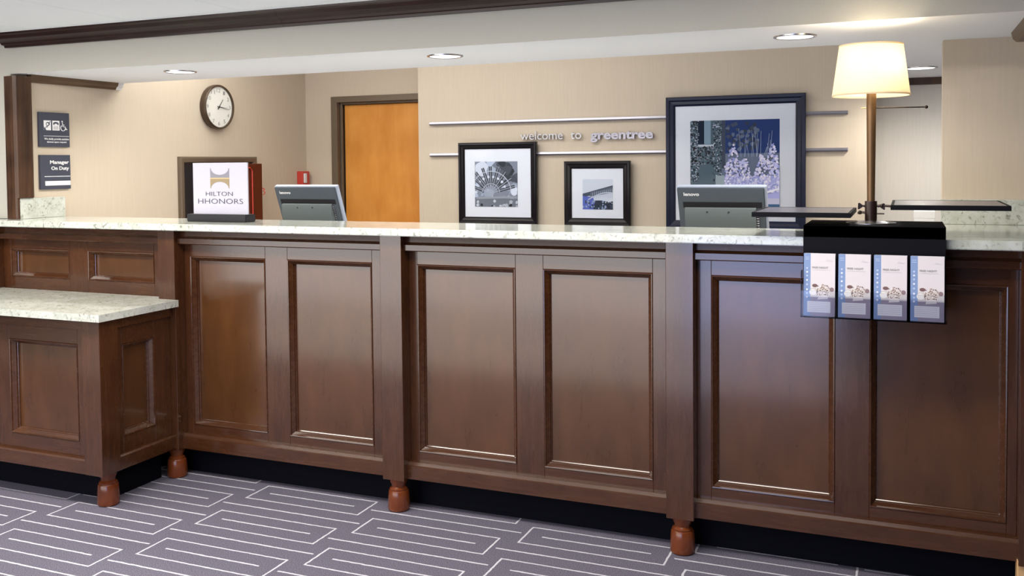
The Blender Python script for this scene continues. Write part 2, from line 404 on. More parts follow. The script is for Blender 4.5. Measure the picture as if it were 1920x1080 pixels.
# dropped soffit with its beam face; a return runs back on the right
bm = bmesh.new()
bx(bm, -4.1, 3, YB, 4.09, ZS, 2.5)
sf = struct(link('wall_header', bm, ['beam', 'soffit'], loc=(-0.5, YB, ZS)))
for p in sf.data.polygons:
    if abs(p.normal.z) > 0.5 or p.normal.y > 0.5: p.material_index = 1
struct(box('ceiling_return', -0.12, 3, 4.09, 5.97, ZS, 2.5, 'soffit'))
struct(box('ceiling_staff', -4.2, -0.12, 4.09, 6.3, 2.40, 2.5, 'soffit'))
# walls
struct(box('wall_left', -4.2, XL, 3.50, 6.0, 0, 2.5, 'wall'))
bm = bmesh.new()
bx(bm, -7, -4.1, 3.50, 3.60, 0, 1.13); bx(bm, -7, -4.1, YB, 3.60, 1.167, 2.2)
struct(link('wall_lobby', bm, 'beam', loc=(-5, 3.5, 0)))
bm = bmesh.new()
bx(bm, -4.2, -3.83, 5.88, 6.0, 0, 2.5); bx(bm, -3.83, -2.7, 5.88, 6.0, 1.91, 2.5); bx(bm, -2.7, -2.6, 5.88, 6.0, 0, 1.91)
struct(link('wall_back', bm, 'wall', loc=(-3.5, 5.88, 0)))
struct(box('wall_art', -2.98, -0.173, 5.60, 5.878, 0, 2.5, 'wall'))
struct(box('wall_recess', -0.5, 2.0, 5.97, 6.08, 0, 2.5, 'wallpale'))
struct(box('wall_light_block', -4.2, -2.5, 6.12, 6.2, 0, 2.5, 'black'))  # unseen black sheet added to stop light leaking round the door
struct(box('wall_right', 0.131, 3, 4.12, 4.25, 0, ZS, 'wall'))
# unseen lobby walls that the polished wood and stone mirror
struct(box('wall_rear', -0.45, 3, -1.6, -1.5, 0, 2.2, 'crown'))
struct(box('wall_side', 2.2, 2.3, -1.5, 4.1, 0, 2.2, 'crown'))

# crown moulding of the beam
prof = [(YB, 2.012), (YB-0.016, 2.012), (YB-0.018, 2.022), (YB-0.026, 2.026), (YB-0.030, 2.036), (YB-0.040, 2.042),
        (YB-0.058, 2.050), (YB-0.070, 2.064), (YB-0.078, 2.070), (YB-0.080, 2.078), (YB, 2.078)]
def crown(name, x0, x1, mitre0):
    bm = bmesh.new(); prism(bm, prof, 0, x0, x1, (lambda p: -(YB-p[0])) if mitre0 else None)
    return struct(link(name, bm, 'crown', loc=(x0, YB, 2.012)))
crown('trim_1', -4.10, -2.4575, True); crown('trim_2', -2.456, 3, False)
# trim along the left wall under the soffit with its mitred pale end
bm = bmesh.new(); prism(bm, [(XL, 1.847), (XL+0.012, 1.847), (XL+0.018, 1.858), (XL+0.030, 1.868), (XL+0.034, ZS), (XL, ZS)], 1, 3.48, 4.05)
struct(link('trim_3', bm, 'trim', loc=(XL, 3.5, 1.847)))
bm = bmesh.new(); prism(bm, [(XL, 1.847), (XL+0.012, 1.847), (XL+0.018, 1.858), (XL+0.030, 1.868), (XL+0.034, ZS), (XL, ZS)], 1, 4.05, 4.09)
struct(link('trim_4', bm, 'white', loc=(XL, 4.05, 1.847)))
struct(box('trim_5', -0.17, 2.0, 5.93, 5.968, 1.845, ZS, 'casing'))
bm = bmesh.new(); prism(bm, [(0.375, 1.85), (0.362, 1.862), (0.356, ZS), (0.9, ZS), (0.9, 1.85)], 1, 3.45, 4.0)
struct(link('trim_6', bm, 'trim', loc=(0.5, 3.6, 1.85)))
# dark casing round the left jamb
bm = bmesh.new()
prism(bm, [(-4.113, 3.392), (-4.050, 3.386), (-4.030, 3.392), (-4.026, 3.470), (-4.032, 3.482), (XL, 3.482), (XL, 3.419), (-4.113, 3.419)], 2, 1.27, 1.872)
prism(bm, [(-4.113, 3.392), (-4.050, 3.386), (-4.038, 3.390), (-4.038, 3.402), (XL, 3.402), (XL, 3.419), (-4.113, 3.419)], 2, 1.166, 1.27)
struct(link('trim_7', bm, 'casing', loc=(-4.07, 3.42, 1.166)))
# baseboard of pale wood at the right end of the counter
struct(box('baseboard_right', 0.331, 2.1, 3.36, 3.42, 0.0, 0.146, 'pale_wood', bev=0.003))

# door in the back wall
dr = bpy.data.objects.new('door_1', None); COL.objects.link(dr); dr.location = (-3.3, 5.88, 0); dr['kind'] = 'structure'
bm = bmesh.new()
for (a, b_) in ((-3.832, -3.782), (-2.75, -2.70)): bx(bm, a, b_, 5.862, 5.99, 0, 1.909, 0.002)
bx(bm, -3.782, -2.75, 5.862, 5.99, 1.867, 1.909, 0.002)
bx(bm, -3.782, -3.765, 5.905, 5.92, 0, 1.867, 0.002); bx(bm, -3.765, -2.75, 5.905, 5.92, 1.852, 1.867, 0.002)
link('door_frame', bm, 'bronze', dr)
box('door_leaf', -3.762, -2.752, 5.935, 5.975, 0.01, 1.85, 'door', dr, 0.002)
bm = bmesh.new(); lathe(bm, [(0.026, 0), (0.028, -0.01), (0.012, -0.02), (0.012, -0.05)], (-2.82, 5.935, 0.95), 20, 'y'); tube(bm, [(-2.82, 5.885, 0.95), (-2.93, 5.885, 0.95)], 0.009)
link('door_handle', bm, 'steel', dr, True)

# ================================================================== RECEPTION COUNTER
YF, YPn, YR = 3.415, 3.437, 3.382     # face frame, recessed panel, base rail
def panelled(par, pl, a0, a1, z0, z1, openings, oz0, oz1, rail_top, cornice=True, drop=0.030, thick=0.038):
    """face frame, recessed panels with their moulding; pl has its origin on the frame face"""
    n = pl.n
    def pbox(bm, A0, A1, B0, B1, c0, c1):
        ps = [pl.p(a, b_, c) for a in (A0, A1) for b_ in (B0, B1) for c in (c0, c1)]
        x = [p.x for p in ps]; y = [p.y for p in ps]; z = [p.z for p in ps]
        bx(bm, min(x), max(x), min(y), max(y), min(z), max(z), 0.0012)
    edges = [a0] + [e for o_ in openings for e in o_] + [a1]
    for i in range(0, len(edges), 2):
        bm = bmesh.new(); pbox(bm, edges[i], edges[i+1], z0, z1, -thick, 0); link('stile', bm, 'wood_v', par)
    for (p0, p1) in openings:
        for q0, q1 in ((oz1, z1), (z0, oz0)):
            bm = bmesh.new(); pbox(bm, p0, p1, q0, q1, -thick, 0); link('cross_rail', bm, 'wood_h', par)
    for (p0, p1) in openings:
        bm = bmesh.new(); pbox(bm, p0-0.004, p1+0.004, oz0-0.004, oz1+0.004, -thick, -drop)
        pn = link('door_panel' if False else 'panel', bm, 'wood_panel', par)
        bm = bmesh.new()
        sweep(bm, pl, p0, p1, oz0, oz1, [(0, 0.0), (0.002, 0.003), (0.005, 0.0025), (0.007, -0.003), (0.016, -0.014), (0.018, -0.016), (0.0195, -0.023), (0.022, -0.025), (0.0225, -drop), (0, -drop)])
        link('panel_moulding', bm, 'wood_h', pn)
def foot(par, x, y, ztop):
    bm = bmesh.new(); h = ztop
    lathe(bm, [(0.038, 0), (0.0435, 0.004), (0.0455, h*0.08), (0.0445, h*0.17), (0.0448, h*0.20), (0.0435, h*0.42), (0.0415, h*0.60), (0.0395, h*0.63), (0.036, h*0.64),
               (0.0375, h*0.68), (0.034, h*0.70), (0.028, h*0.74), (0.030, h*0.80), (0.036, h*0.90), (0.037, h)], (x, y, 0), 28)
    return link('foot', bm, 'foot', par, True)
def pilaster(par, x0, x1, y0=3.35, z0=0.133, y1=3.475, z1=1.133):
    p = box('pilaster', x0, x1, y0, y1, z0, z1, 'wood_v', par, 0.0018)
    if z0 < 0.5: foot(p, (x0+x1)/2, y0+0.044, z0)
    return p
def bay(label, x0, x1, openings, pil, oz=(0.242, 1.012), fz=(0.20, 1.09), rail=True):
    c = thing('cabinet', ((x0+x1)/2, 3.5, 0), label, 'cabinet', 'panelled cabinet bays of the reception counter')
    pl = back(0, YF, 0)
    panelled(c, pl, x0, x1, fz[0], fz[1], openings, oz[0], oz[1], 0.2)
    bm = bmesh.new()
    prism(bm, [(YF+0.03, 1.133), (3.390, 1.133), (3.388, 1.104), (3.378, 1.098), (3.370, 1.094), (3.370, 1.072), (3.376, 1.068), (YF+0.03, 1.068)], 0, x0, x1)
    link('cornice', bm, 'wood_h', c)
    if rail:
        bm = bmesh.new()
        prism(bm, [(YF+0.03, 0.136), (YR, 0.136), (YR, 0.190), (YR+0.004, 0.193), (YR+0.014, 0.203), (YF+0.03, 0.206)], 0, x0, x1)
        link('base_rail', bm, 'wood_h', c)
        bm = bmesh.new(); prism(bm, [(3.53, 0), (3.484, 0), (3.486, 0.03), (3.486, 0.16), (3.53, 0.16)], 0, x0, x1+(pil[-1][1]-pil[-1][0])-0.001)
        link('toe_kick', bm, 'kick', c)
    for p in pil: pilaster(c, *p)
    return c
Pm, P0, P1, P2, P3 = (-4.29, -4.175, 3.35, 0.8215), (-3.124, -3.028), (-1.968, -1.869), (-0.793, -0.693), (0.333, 0.44)
bay('short cabinet bay of two low wide panels above the lower desk', Pm[1], P0[0], [(-4.125, -3.733), (-3.612, -3.205)], [Pm, P0], (0.878, 1.020), (0.20, 1.09), True)
bay('full-height cabinet bay beside the low desk, left panel mirroring the desk', P0[1], P1[0], [(-2.994, -2.582), (-2.466, -2.044)], [P1])
bay('middle full-height cabinet bay between the two front feet', P1[1], P2[0], [(-1.832, -1.400), (-1.285, -0.856)], [P2])
bay('cabinet bay at the right end under the brochure holder', P2[1], P3[0], [(-0.642, -0.221), (-0.110, 0.304)], [P3])
end = [o for o in bpy.data.objects if o.name == 'cabinet.003'][0]
box('end_panel', 0.42, 0.44, 3.476, 4.08, 0.0, 1.133, 'wood_panel', end, 0.001)
# worktop of the high counter
bm = bmesh.new()
prism(bm, [(-4.8, 3.30), (0.95, 3.30), (0.95, 4.115), (0.125, 4.115), (0.125, 3.68), (-4.055, 3.68), (-4.055, 3.418), (-4.8, 3.418)], 2, 1.1345, 1.165)
bmesh.ops.bevel(bm, geom=[e for e in bm.edges if abs(e.verts[0].co.y-3.30) < 1e-5 and abs(e.verts[1].co.y-3.30) < 1e-5 and abs(e.verts[0].co.z-e.verts[1].co.z) < 1e-5], offset=0.003, segments=2, affect='EDGES')
tag(link('worktop', bm, 'stone', loc=(-2, 3.5, 1.1345)), 'long speckled pale stone worktop on the high reception counter', 'worktop')
tag(box('upstand', -4.058, -4.038, 3.404, 3.678, 1.1655, 1.268, 'stone', bev=0.001), 'small pale stone upstand at the left end, below the slate signs', 'backsplash')
tag(box('upstand', 0.125, 0.95, 4.098, 4.119, 1.1655, 1.262, 'stone', bev=0.001), 'stone backsplash at the right end, behind the right lamp tray', 'backsplash')
# low desk
d = thing('desk', (-3.9, 3.1, 0), 'low panelled wooden desk with stone top joined to the tall counter', 'desk')
panelled(d, back(0, 2.95, 0), -4.70, -3.136, 0.20, 0.775, [(-4.10, -3.70), (-3.588, -3.192)], 0.268, 0.680, 0.2)
panelled(d, side(-3.062, 0, 0), 3.02, 3.349, 0.20, 0.775, [(3.062, 3.250)], 0.274, 0.668, 0.2)
box('apron', -4.70, -3.136, 2.935, 2.96, 0.745, 0.789, 'wood_h', d, 0.001)
box('apron', -3.09, -3.047, 3.022, 3.349, 0.745, 0.789, 'wood_h', d, 0.001)
bm = bmesh.new(); prism(bm, [(2.98, 0.143), (2.925, 0.143), (2.925, 0.198), (2.932, 0.204), (2.98, 0.206)], 0, -4.70, -3.136); link('base_rail', bm, 'wood_h', d)
bm = bmesh.new(); prism(bm, [(-3.09, 0.143), (-3.043, 0.143), (-3.043, 0.198), (-3.05, 0.204), (-3.09, 0.206)], 1, 3.02, 3.349); link('base_rail', bm, 'wood_h', d)
po = box('post', -3.136, -3.04, 2.92, 3.021, 0.143, 0.789, 'wood_v', d, 0.0018)
foot(po, -3.092, 3.0, 0.143)
bm = bmesh.new(); bx(bm, -4.70, -3.15, 3.05, 3.07, 0, 0.16); bx(bm, -3.15, -3.13, 3.05, 3.35, 0, 0.16); link('toe_kick', bm, 'kick', d)
box('body', -4.70, -3.13, 2.985, 3.345, 0.16, 0.788, 'wood_panel', d)
bm = bmesh.new()
prism(bm, [(-4.75, 2.89), (-3.008, 2.89), (-3.008, 3.348), (-3.126, 3.348), (-3.126, 3.409), (-4.75, 3.409)], 2, 0.79, 0.82)
tag(link('worktop', bm, 'stone', loc=(-3.9, 3.1, 0.79)), 'short speckled pale stone top on the low desk', 'worktop')

# staff side of the counter, mostly out of sight: lower desk that carries the screens
st = thing('staff_desk', (-1.9, 4.0, 0), 'low staff desk behind the high counter carrying the two screens', 'desk')
box('desk_top', -3.7, 0.10, 3.69, 4.55, 0.78, 0.81, 'laminate', st, 0.002)  # hidden top made white to bounce light up to the soffit
for x in (-3.66, -1.9, 0.06): box('side_panel', x-0.012, x+0.012, 3.70, 4.50, 0, 0.78, 'black', st)

# ================================================================== DOWNLIGHTS
for i, (x, y, lab) in enumerate(((-3.29, 3.71, 'round recessed downlight above the wall clock, leftmost in the soffit'),
                                 (-1.835, 3.70, 'round recessed downlight above the left end of the steel rails'),
                                 (-0.387, 3.725, 'round recessed downlight above the large picture, left of the lampshade'),
                                 (0.065, 5.29, 'round recessed downlight partly hidden by the right edge of the lampshade'))):
    dl = thing('downlight', (x, y, ZS), lab, 'ceiling light', 'recessed downlights in the soffit')
    bm = bmesh.new(); lathe(bm, [(0.066, -0.001), (0.066, -0.004), (0.072, -0.006), (0.078, -0.004), (0.079, 0.0), (0.066, -0.001)], (x, y, ZS), 40, close=False)
    link('trim_ring', bm, 'chrome', dl, True)
    bm = bmesh.new(); lathe(bm, [(0.0665, -0.0005), (0.0665, -0.003), (0.03, -0.0035)], (x, y, ZS), 40); link('lens', bm, 'lens', dl, True)
    ld = bpy.data.lights.new('downlight_beam', 'SPOT'); ld.energy = 30; ld.spot_size = math.radians(168); ld.spot_blend = 0.7
    ld.color = (1, 0.93, 0.82); ld.shadow_soft_size = 0.05
    lo = bpy.data.objects.new('downlight_beam', ld); COL.objects.link(lo); lo.location = (x, y, ZS-0.02)

# ================================================================== LEFT WALL
# slate signs
def wall_sign(z0, z1, label):
    s_ = thing('wall_sign', (XL, 3.63, z0), label, 'sign')
    box('plaque', XL, XL+0.016, 3.535, 3.722, z0, z1, 'sign', s_, 0.001)
    return s_, side(XL+0.016, 3.535, z0)
s1, pl = wall_sign(1.525, 1.702, 'upper slate sign with three white access symbols')
W1 = (0.85, 0.86, 0.88); D1 = (0.07, 0.08, 0.115)
P = []
P.append((rect(0.025, 0.070, 0.085, 0.135), W1))                    # hearing symbol
for a, b_ in (((0.028, 0.088), (0.066, 0.131)), ((0.044, 0.098), (0.062, 0.126))): P.append((strip(a, b_, 0.0035), D1))
P.append((disc(0.050, 0.117, 0.012, 14, 0.010), D1)); P.append((disc(0.048, 0.116, 0.0065, 12), W1)); P.append(([(0.025, 0.085), (0.040, 0.085), (0.025, 0.104)], D1))
P.append((rect(0.077, 0.122, 0.085, 0.135), W1))                    # text telephone symbol
P.append((disc(0.0995, 0.119, 0.018, 18, 0.010), D1)); P.append((disc(0.0995, 0.114, 0.011, 14, 0.006), W1))
for k in range(3):
    for j in range(5): P.append((rect(0.084+j*0.0065, 0.088+j*0.0065, 0.090+k*0.006, 0.093+k*0.006), D1))
P.append((rect(0.022, 0.182, 0.0545, 0.0565), W1))
canvas('symbols', pl, P, s1)
bm = bmesh.new()                                                    # wheelchair symbol
c0 = (0.145, 0.099)
tube(bm, [pl.p(c0[0]+0.015*math.cos(a), c0[1]+0.015*math.sin(a), 0.001) for a in [2.2+i*0.3 for i in range(15)]], 0.0020, 6)
tube(bm, [pl.p(0.141, 0.126, 0.001), pl.p(0.144, 0.106, 0.001), pl.p(0.158, 0.105, 0.001), pl.p(0.166, 0.090, 0.001), pl.p(0.171, 0.092, 0.001)], 0.0022, 6)
tube(bm, [pl.p(0.143, 0.115, 0.001), pl.p(0.154, 0.114, 0.001)], 0.0018, 6)
lathe(bm, [(0.004, 0), (0.004, 0.0015)], tuple(pl.p(0.140, 0.132, 0)), 12, 'x')
link('symbols', bm, 'signwhite', s1)
text('lettering', 'We gladly provide assistive', pl, 0.026, 0.180, 0.033, 0.046, 'signwhite', s1, bold=0.02)
text('lettering', 'devices upon request', pl, 0.042, 0.165, 0.019, 0.030, 'signwhite', s1, bold=0.02)
s2, pl = wall_sign(1.308, 1.484, 'lower slate sign reading Manager On Duty with blank name strip')
text('lettering', 'Manager', pl, 0.057, 0.176, 0.124, 0.148, 'signwhite', s2, bold=0.03)
text('lettering', 'On Duty', pl, 0.064, 0.176, 0.093, 0.117, 'signwhite', s2, bold=0.03)
canvas('stripe', pl, [(rect(0.022, 0.184, 0.064, 0.067), W1)], s2)
box('name_strip', XL+0.016, XL+0.018, 3.560, 3.719, 1.327, 1.350, 'signwhite', s2, 0.0004)

# clock
ck = thing('clock', (XL, 4.88, 1.652), 'round wall clock with white dial and dark brown rim', 'clock')
cc = (XL, 4.88, 1.793)
bm = bmesh.new(); lathe(bm, [(0.128, 0.001), (0.139, 0.004), (0.142, 0.020), (0.141, 0.040), (0.136, 0.047), (0.130, 0.046), (0.128, 0.038), (0.128, 0.001)], cc, 56, 'x', close=False)
link('rim', bm, 'clockrim', ck, True)
bm = bmesh.new(); lathe(bm, [(0.129, 0.004), (0.129, 0.034)], cc, 56, 'x'); link('dial', bm, 'clockface', ck)
pl = side(XL+0.034, 4.88, 1.793)
for h in range(1, 13):
    a = PI/2-h*PI/6; r = 0.104; w = 0.0085*len(str(h)); 
    text('numeral', str(h), pl, r*math.cos(a)-w, r*math.cos(a)+w, r*math.sin(a)-0.011, r*math.sin(a)+0.012, 'numeral', ck, bold=-0.01)
def hand(name, ang, ln, w, lift):
    bm = bmesh.new(); d_ = Vector((math.cos(ang), math.sin(ang))); n_ = Vector((-d_.y, d_.x))
    q = [-0.02*d_-n_*w, ln*d_-n_*w*0.5, ln*d_+n_*w*0.5, -0.02*d_+n_*w]
    A = [bm.verts.new(pl.p(v.x, v.y, lift)) for v in q]; B = [bm.verts.new(pl.p(v.x, v.y, lift+0.001)) for v in q]
    bm.faces.new(A); bm.faces.new(B)
    for i in range(4): bm.faces.new((A[i], A[(i+1) % 4], B[(i+1) % 4], B[i]))
    link(name, bm, 'black', ck)
hand('hour_hand', PI/2-math.radians(38), 0.062, 0.003, 0.004)
hand('minute_hand', PI/2-math.radians(98), 0.092, 0.0022, 0.006)
hand('second_hand', PI/2-math.radians(92), 0.080, 0.0010, 0.008)
bm = bmesh.new(); lathe(bm, [(0.004, 0.001), (0.004, 0.011)], tuple(pl.p(0, 0, 0)), 14, 'x'); link('hub', bm, 'black', ck)

# red fire cabinet in a bronze frame
fc = thing('fire_cabinet', (XL, 4.92, 0.98), 'dark red wall cabinet with red cord loop in a bronze frame', 'cabinet')
bm = bmesh.new(); sweep(bm, side(XL, 0, 0), 4.535, 5.275, 0.98, 1.478, [(0, 0), (0, 0.020), (0.010, 0.026), (0.034, 0.022), (0.040, 0.010), (0.040, 0)])
link('frame', bm, 'bronze', fc)
box('backing', XL, XL+0.006, 4.573, 5.237, 1.01, 1.445, 'black', fc)
box('housing', XL+0.006, XL+0.118, 4.76, 5.20, 1.02, 1.432, 'redbox', fc, 0.003)
pl = side(XL+0.118, 0, 0)
bm = bmesh.new()
lp = [(4.86, 1.05), (5.07, 1.05), (5.09, 1.07), (5.09, 1.385), (5.07, 1.405), (4.86, 1.405), (4.84, 1.385), (4.84, 1.07), (4.86, 1.05)]
tube(bm, [pl.p(a, b_, 0.004) for a, b_ in lp], 0.0042, 8); link('cord', bm, 'red', fc, True)
box('slot', XL+0.117, XL+0.121, 4.99, 5.045, 1.13, 1.36, 'bronze', fc, 0.001)
bm = bmesh.new(); tube(bm, [(XL+0.122, 5.195, 1.27), (XL+0.13, 5.205, 1.262), (XL+0.125, 5.2, 1.25), (XL+0.135, 5.205, 1.24), (XL+0.125, 5.2, 1.225)], 0.004, 6); link('tassel', bm, 'red', fc)
# fire alarm strobe near the corner
fa = thing('fire_alarm', (XL, 5.80, 1.275), 'small red fire alarm beside the corner above the left screen', 'alarm')
box('alarm_body', XL, XL+0.05, 5.755, 5.845, 1.275, 1.375, 'red', fa, 0.004)
box('strobe_window', XL+0.05, XL+0.062, 5.765, 5.795, 1.29, 1.36, 'signwhite', fa, 0.003)

# ================================================================== ART WALL
YA = 5.60
def rail(z, label):
    bm = bmesh.new(); prism(bm, [(YA, z), (YA-0.020, z), (YA-0.024, z+0.008), (YA-0.020, z+0.020), (YA, z+0.022)], 0, -2.888, -0.298)
    tag(link('wall_rail', bm, 'steel', loc=(-1.6, YA, z)), label, 'rail', 'steel rails on the picture wall')
rail(1.672, 'upper brushed steel rail running above the welcome lettering')
rail(1.467, 'lower brushed steel rail running below the welcome lettering')
wl = thing('wall_lettering', (-1.8, YA, 1.56), 'silver raised letters reading welcome to greentree between the rails', 'lettering')
pl = back(0, YA, 0)
def letters(word, a0, a1, b0, hx, bold, mat):
    full = text_bm(word, bold, 0.5); X0, X1, Y0, Y1 = bounds(full); full.free()
    xb = text_bm('x', bold, 0.5); _, _, xy0, xy1 = bounds(xb); xb.free()
    sx = (a1-a0)/(X1-X0); sy = hx/(xy1-0)
    for i, ch in enumerate(word):
        g = text_bm(word[:i+1], bold, 0.5); _, gx1, _, _ = bounds(g); g.free()
        c = text_bm(ch, bold, 0.5); cx0, cx1, _, _ = bounds(c)
        off = gx1-cx1
        for v in c.verts: v.co = pl.p(a0+(v.co.x+off-X0)*sx, b0+v.co.y*sy, 0.010+(v.co.z+0.5)*0.012)
        link('letter', c, mat, wl)
letters('welcome', -2.244, -1.962, 1.566, 0.034, 0.0, 'chrome')
letters('to', -1.910, -1.842, 1.566, 0.034, 0.0, 'chrome')
letters('greentree', -1.785, -1.392, 1.562, 0.036, 0.035, 'steel')
# picture frames
def picture(label, x0, x1, z0, z1, fwid, px0, px1, pz0, pz1, mat, depth=0.03):
    p = thing('picture', ((x0+x1)/2, YA, z0), label, 'picture', 'framed pictures on the back wall')
    pl_ = back(0, YA-0.0245, 0)
    bm = bmesh.new()
    sweep(bm, pl_, x0, x1, z0, z1, [(0, 0.0), (0, depth*0.8), (0.004, depth), (fwid*0.35, depth*0.97), (fwid*0.5, depth*0.78), (fwid*0.8, depth*0.72), (fwid, depth*0.5), (fwid, 0)])
    link('frame', bm, mat, p)
    box('mat', x0+fwid-0.003, x1-fwid+0.003, YA-0.036, YA-0.026, z0+fwid-0.003, z1-fwid+0.003, 'mat', p)
    box('glass', x0+fwid-0.002, x1-fwid+0.002, YA-0.0395, YA-0.0385, z0+fwid-0.002, z1-fwid+0.002, 'pictureglass', p)
    return p, back(px0, YA-0.036, pz0), px1-px0, pz1-pz0
def g(v, tint=0.0): return (v*(1-tint*0.35), v*(1-tint*0.15), min(1, v*(1+tint*0.35)))
def blob(a, b_, r, n=8):
    ph = random.random()*6
    return [(a+r*(0.7+0.5*random.random())*math.cos(ph+2*PI*i/n), b_+r*(0.7+0.5*random.random())*math.sin(ph+2*PI*i/n)) for i in range(n)]
def clip(P, w, h): return [([(min(max(a, 0), w), min(max(b_, 0), h)) for a, b_ in pts], c) for pts, c in P]
# 1: water wheel
p, pl, w, h = picture('middle-sized black framed photo of a wheel, left of the three pictures', -2.668, -2.128, 1.035, 1.553, 0.042, -2.556, -2.260, 1.143, 1.431, 'frame')
P = [(rect(0, w, 0, h), g(0.30, .5))]
for i in range(90):
    a, b_ = random.random()*w, random.random()*h
    v = 0.10 if (a > w*0.55 and b_ > h*0.5) else 0.45
    P.append((blob(a, b_, 0.012+random.random()*0.02), g(v*(0.5+random.random()), .5)))
P.append((blob(0.05, 0.25, 0.05, 12), g(0.75, .3))); P.append((blob(0.27, 0.10, 0.03, 12), g(0.8, .3)))
hub = (w*0.38, h*0.30)
for k in range(9):
    a = math.radians(15+k*19)
    e = (hub[0]+0.17*math.cos(a), hub[1]+0.17*math.sin(a)); m_ = (hub[0]+0.05*math.cos(a), hub[1]+0.05*math.sin(a))
    P.append((strip(m_, e, 0.020), g(0.07, .5))); P.append((strip(hub, e, 0.004), g(0.5, .4)))
    f0 = (hub[0]+0.105*math.cos(a+.16), hub[1]+0.105*math.sin(a+.16)); P.append((blob(f0[0], f0[1], 0.010, 6), g(0.75, .3)))
for k in range(24):
    a = math.radians(5+k*7); b2 = math.radians(12+k*7)
    P.append((strip((hub[0]+0.14*math.cos(a), hub[1]+0.14*math.sin(a)), (hub[0]+0.14*math.cos(b2), hub[1]+0.14*math.sin(b2)), 0.005), g(0.62, .3)))
    P.append((strip((hub[0]+0.06*math.cos(a), hub[1]+0.06*math.sin(a)), (hub[0]+0.06*math.cos(b2), hub[1]+0.06*math.sin(b2)), 0.008), g(0.40, .4)))
P.append((disc(*hub, 0.022, 16), g(0.45, .4)))
P.append(([(0.0, 0.0), (w, 0.0), (w, 0.052), (0.0, 0.060)], g(0.22, .4)))
P.append((strip((0.01, 0.055), (w-0.005, 0.062), 0.012), g(0.38, .3)))
for i in range(22): P.append((blob(random.random()*w, random.random()*0.035, 0.010), g(random.choice((0.05, 0.5, 0.65)), .3)))
canvas('print', pl, clip(P, w, h), p)
# 2: arched bridge
p, pl, w, h = picture('smallest black framed photo of an arched bridge, middle picture', -1.946, -1.527, 1.033, 1.428, 0.046, -1.830, -1.638, 1.132, 1.317, 'frame')
P = [(rect(0, w, 0, h), g(0.72, .3))]
P.append(([(0, h*0.40), (w, h*0.62), (w, h*0.80), (0, h*0.52)], g(0.10, .9)))
P.append(([(0, 0), (w*0.45, 0), (w*0.35, h*0.40), (0, h*0.45)], (0.12, 0.16, 0.55)))
P.append(([(w*0.25, h*0.42), (w, h*0.56), (w, h*0.74), (w*0.25, h*0.56)], g(0.16, .7)))
for k in range(11):
    x = w*(0.33+k*0.065); P.append((strip((x, h*0.40), (x, h*(0.56+0.012*k)), 0.0022), g(0.6, .5)))
pts = [(w*(0.18+0.82*i/14), h*(0.32+0.24*math.sin(PI*0.62*i/14))) for i in range(15)]
for a, b_ in zip(pts, pts[1:]): P.append((strip(a, b_, 0.007), g(0.62, .4)))
P.append(([(w*0.35, 0), (w, 0), (w, h*0.22), (w*0.62, h*0.30), (w*0.42, h*0.30)], g(0.06, .9)))
P.append(([(w*0.72, h*0.22), (w, h*0.20), (w, h*0.40)], g(0.75, .2)))
for i in range(60): P.append((blob(random.random()*w, random.random()*h*0.28, 0.006), g(random.choice((0.04, 0.10, 0.45)), .9)))
canvas('print', pl, clip(P, w, h), p)
# 3: walled garden with plants
p, pl, w, h = picture('largest navy-black framed garden photo, right of the pictures', -1.309, -0.518, 1.020, 1.797, 0.055, -1.166, -0.660, 1.150, 1.656, 'framenavy')
P = [(rect(0, w, 0, h), g(0.24, .8))]
P.append((rect(w*0.4, w, h*0.62, h), (0.03, 0.06, 0.20)))
for i in range(60): P.append((blob(w*(0.42+0.35*random.random()), h*(0.66+0.3*random.random()), 0.012), g(random.choice((0.08, 0.12, 0.22)), .9)))
P.append((rect(w*0.36, w*0.40, h*0.45, h), g(0.10, .8)))
P.append((rect(0, w*0.36, h*0.15, h), (0.10, 0.15, 0.19)))
P.append((rect(w*0.09, w*0.235, h*0.73, h), (0.015, 0.025, 0.05))); P.append((rect(w*0.16, w*0.235, h*0.73, h), (0.25, 0.36, 0.46)))
P.append((rect(w*0.09, w*0.27, h*0.70, h*0.725), (0.60, 0.66, 0.75)))
for i in range(420):
    a = w*(random.random()*0.10 if random.random() < .55 else 0.26+random.random()*0.1); b_ = h*(0.3+random.random()*0.7)
    P.append((blob(a, b_, 0.0045, 5), g(random.choice((0.02, 0.03, 0.05, 0.35, 0.6)), .5)))
for i in range(130): P.append((blob(w*(0.02+random.random()*0.25), h*(0.5+random.random()*0.2), 0.0055, 5), g(random.choice((0.02, 0.04, 0.30)), .5)))
P.append(([(w*0.08, 0), (w*0.30, 0), (w*0.30, h*0.14), (w*0.22, h*0.22), (w*0.08, h*0.10)], g(0.65, .3)))
P.append((rect(w*0.29, w*0.39, 0, h*0.37), (0.30, 0.38, 0.44))); 
for k in range(5): P.append((strip((w*0.345, h*0.05), (w*(0.31+k*0.018), h*0.22), 0.004), (0.06, 0.09, 0.12)))
P.append((rect(w*0.39, w, 0, h*0.50), (0.36, 0.38, 0.72)))
P[-1] = (rect(w*0.39, w, 0, h*0.36), (0.36, 0.38, 0.72))
for i in range(900):
    a = w*(0.40+random.random()*0.60); b_ = h*(0.18+random.random()*(0.36+0.12*math.sin(a*31)+0.08*math.sin(a*83)))
    P.append((blob(a, b_, 0.003+random.random()*0.007, 5), random.choice(((0.62, 0.62, 0.85), (0.72, 0.72, 0.88), (0.50, 0.52, 0.85), (0.30, 0.34, 0.70)))))
for k in range(16):
    a = w*(0.52+random.random()*0.4); P.append((strip((a, h*0.58), (a+random.uniform(-.02, .02), h*(0.68+random.random()*0.22)), 0.0016), g(0.5, .8)))
P.append(([(w*0.44, 0), (w*0.70, 0), (w*0.70, h*0.14), (w*0.52, h*0.20), (w*0.44, h*0.26)], (0.52, 0.50, 0.60)))
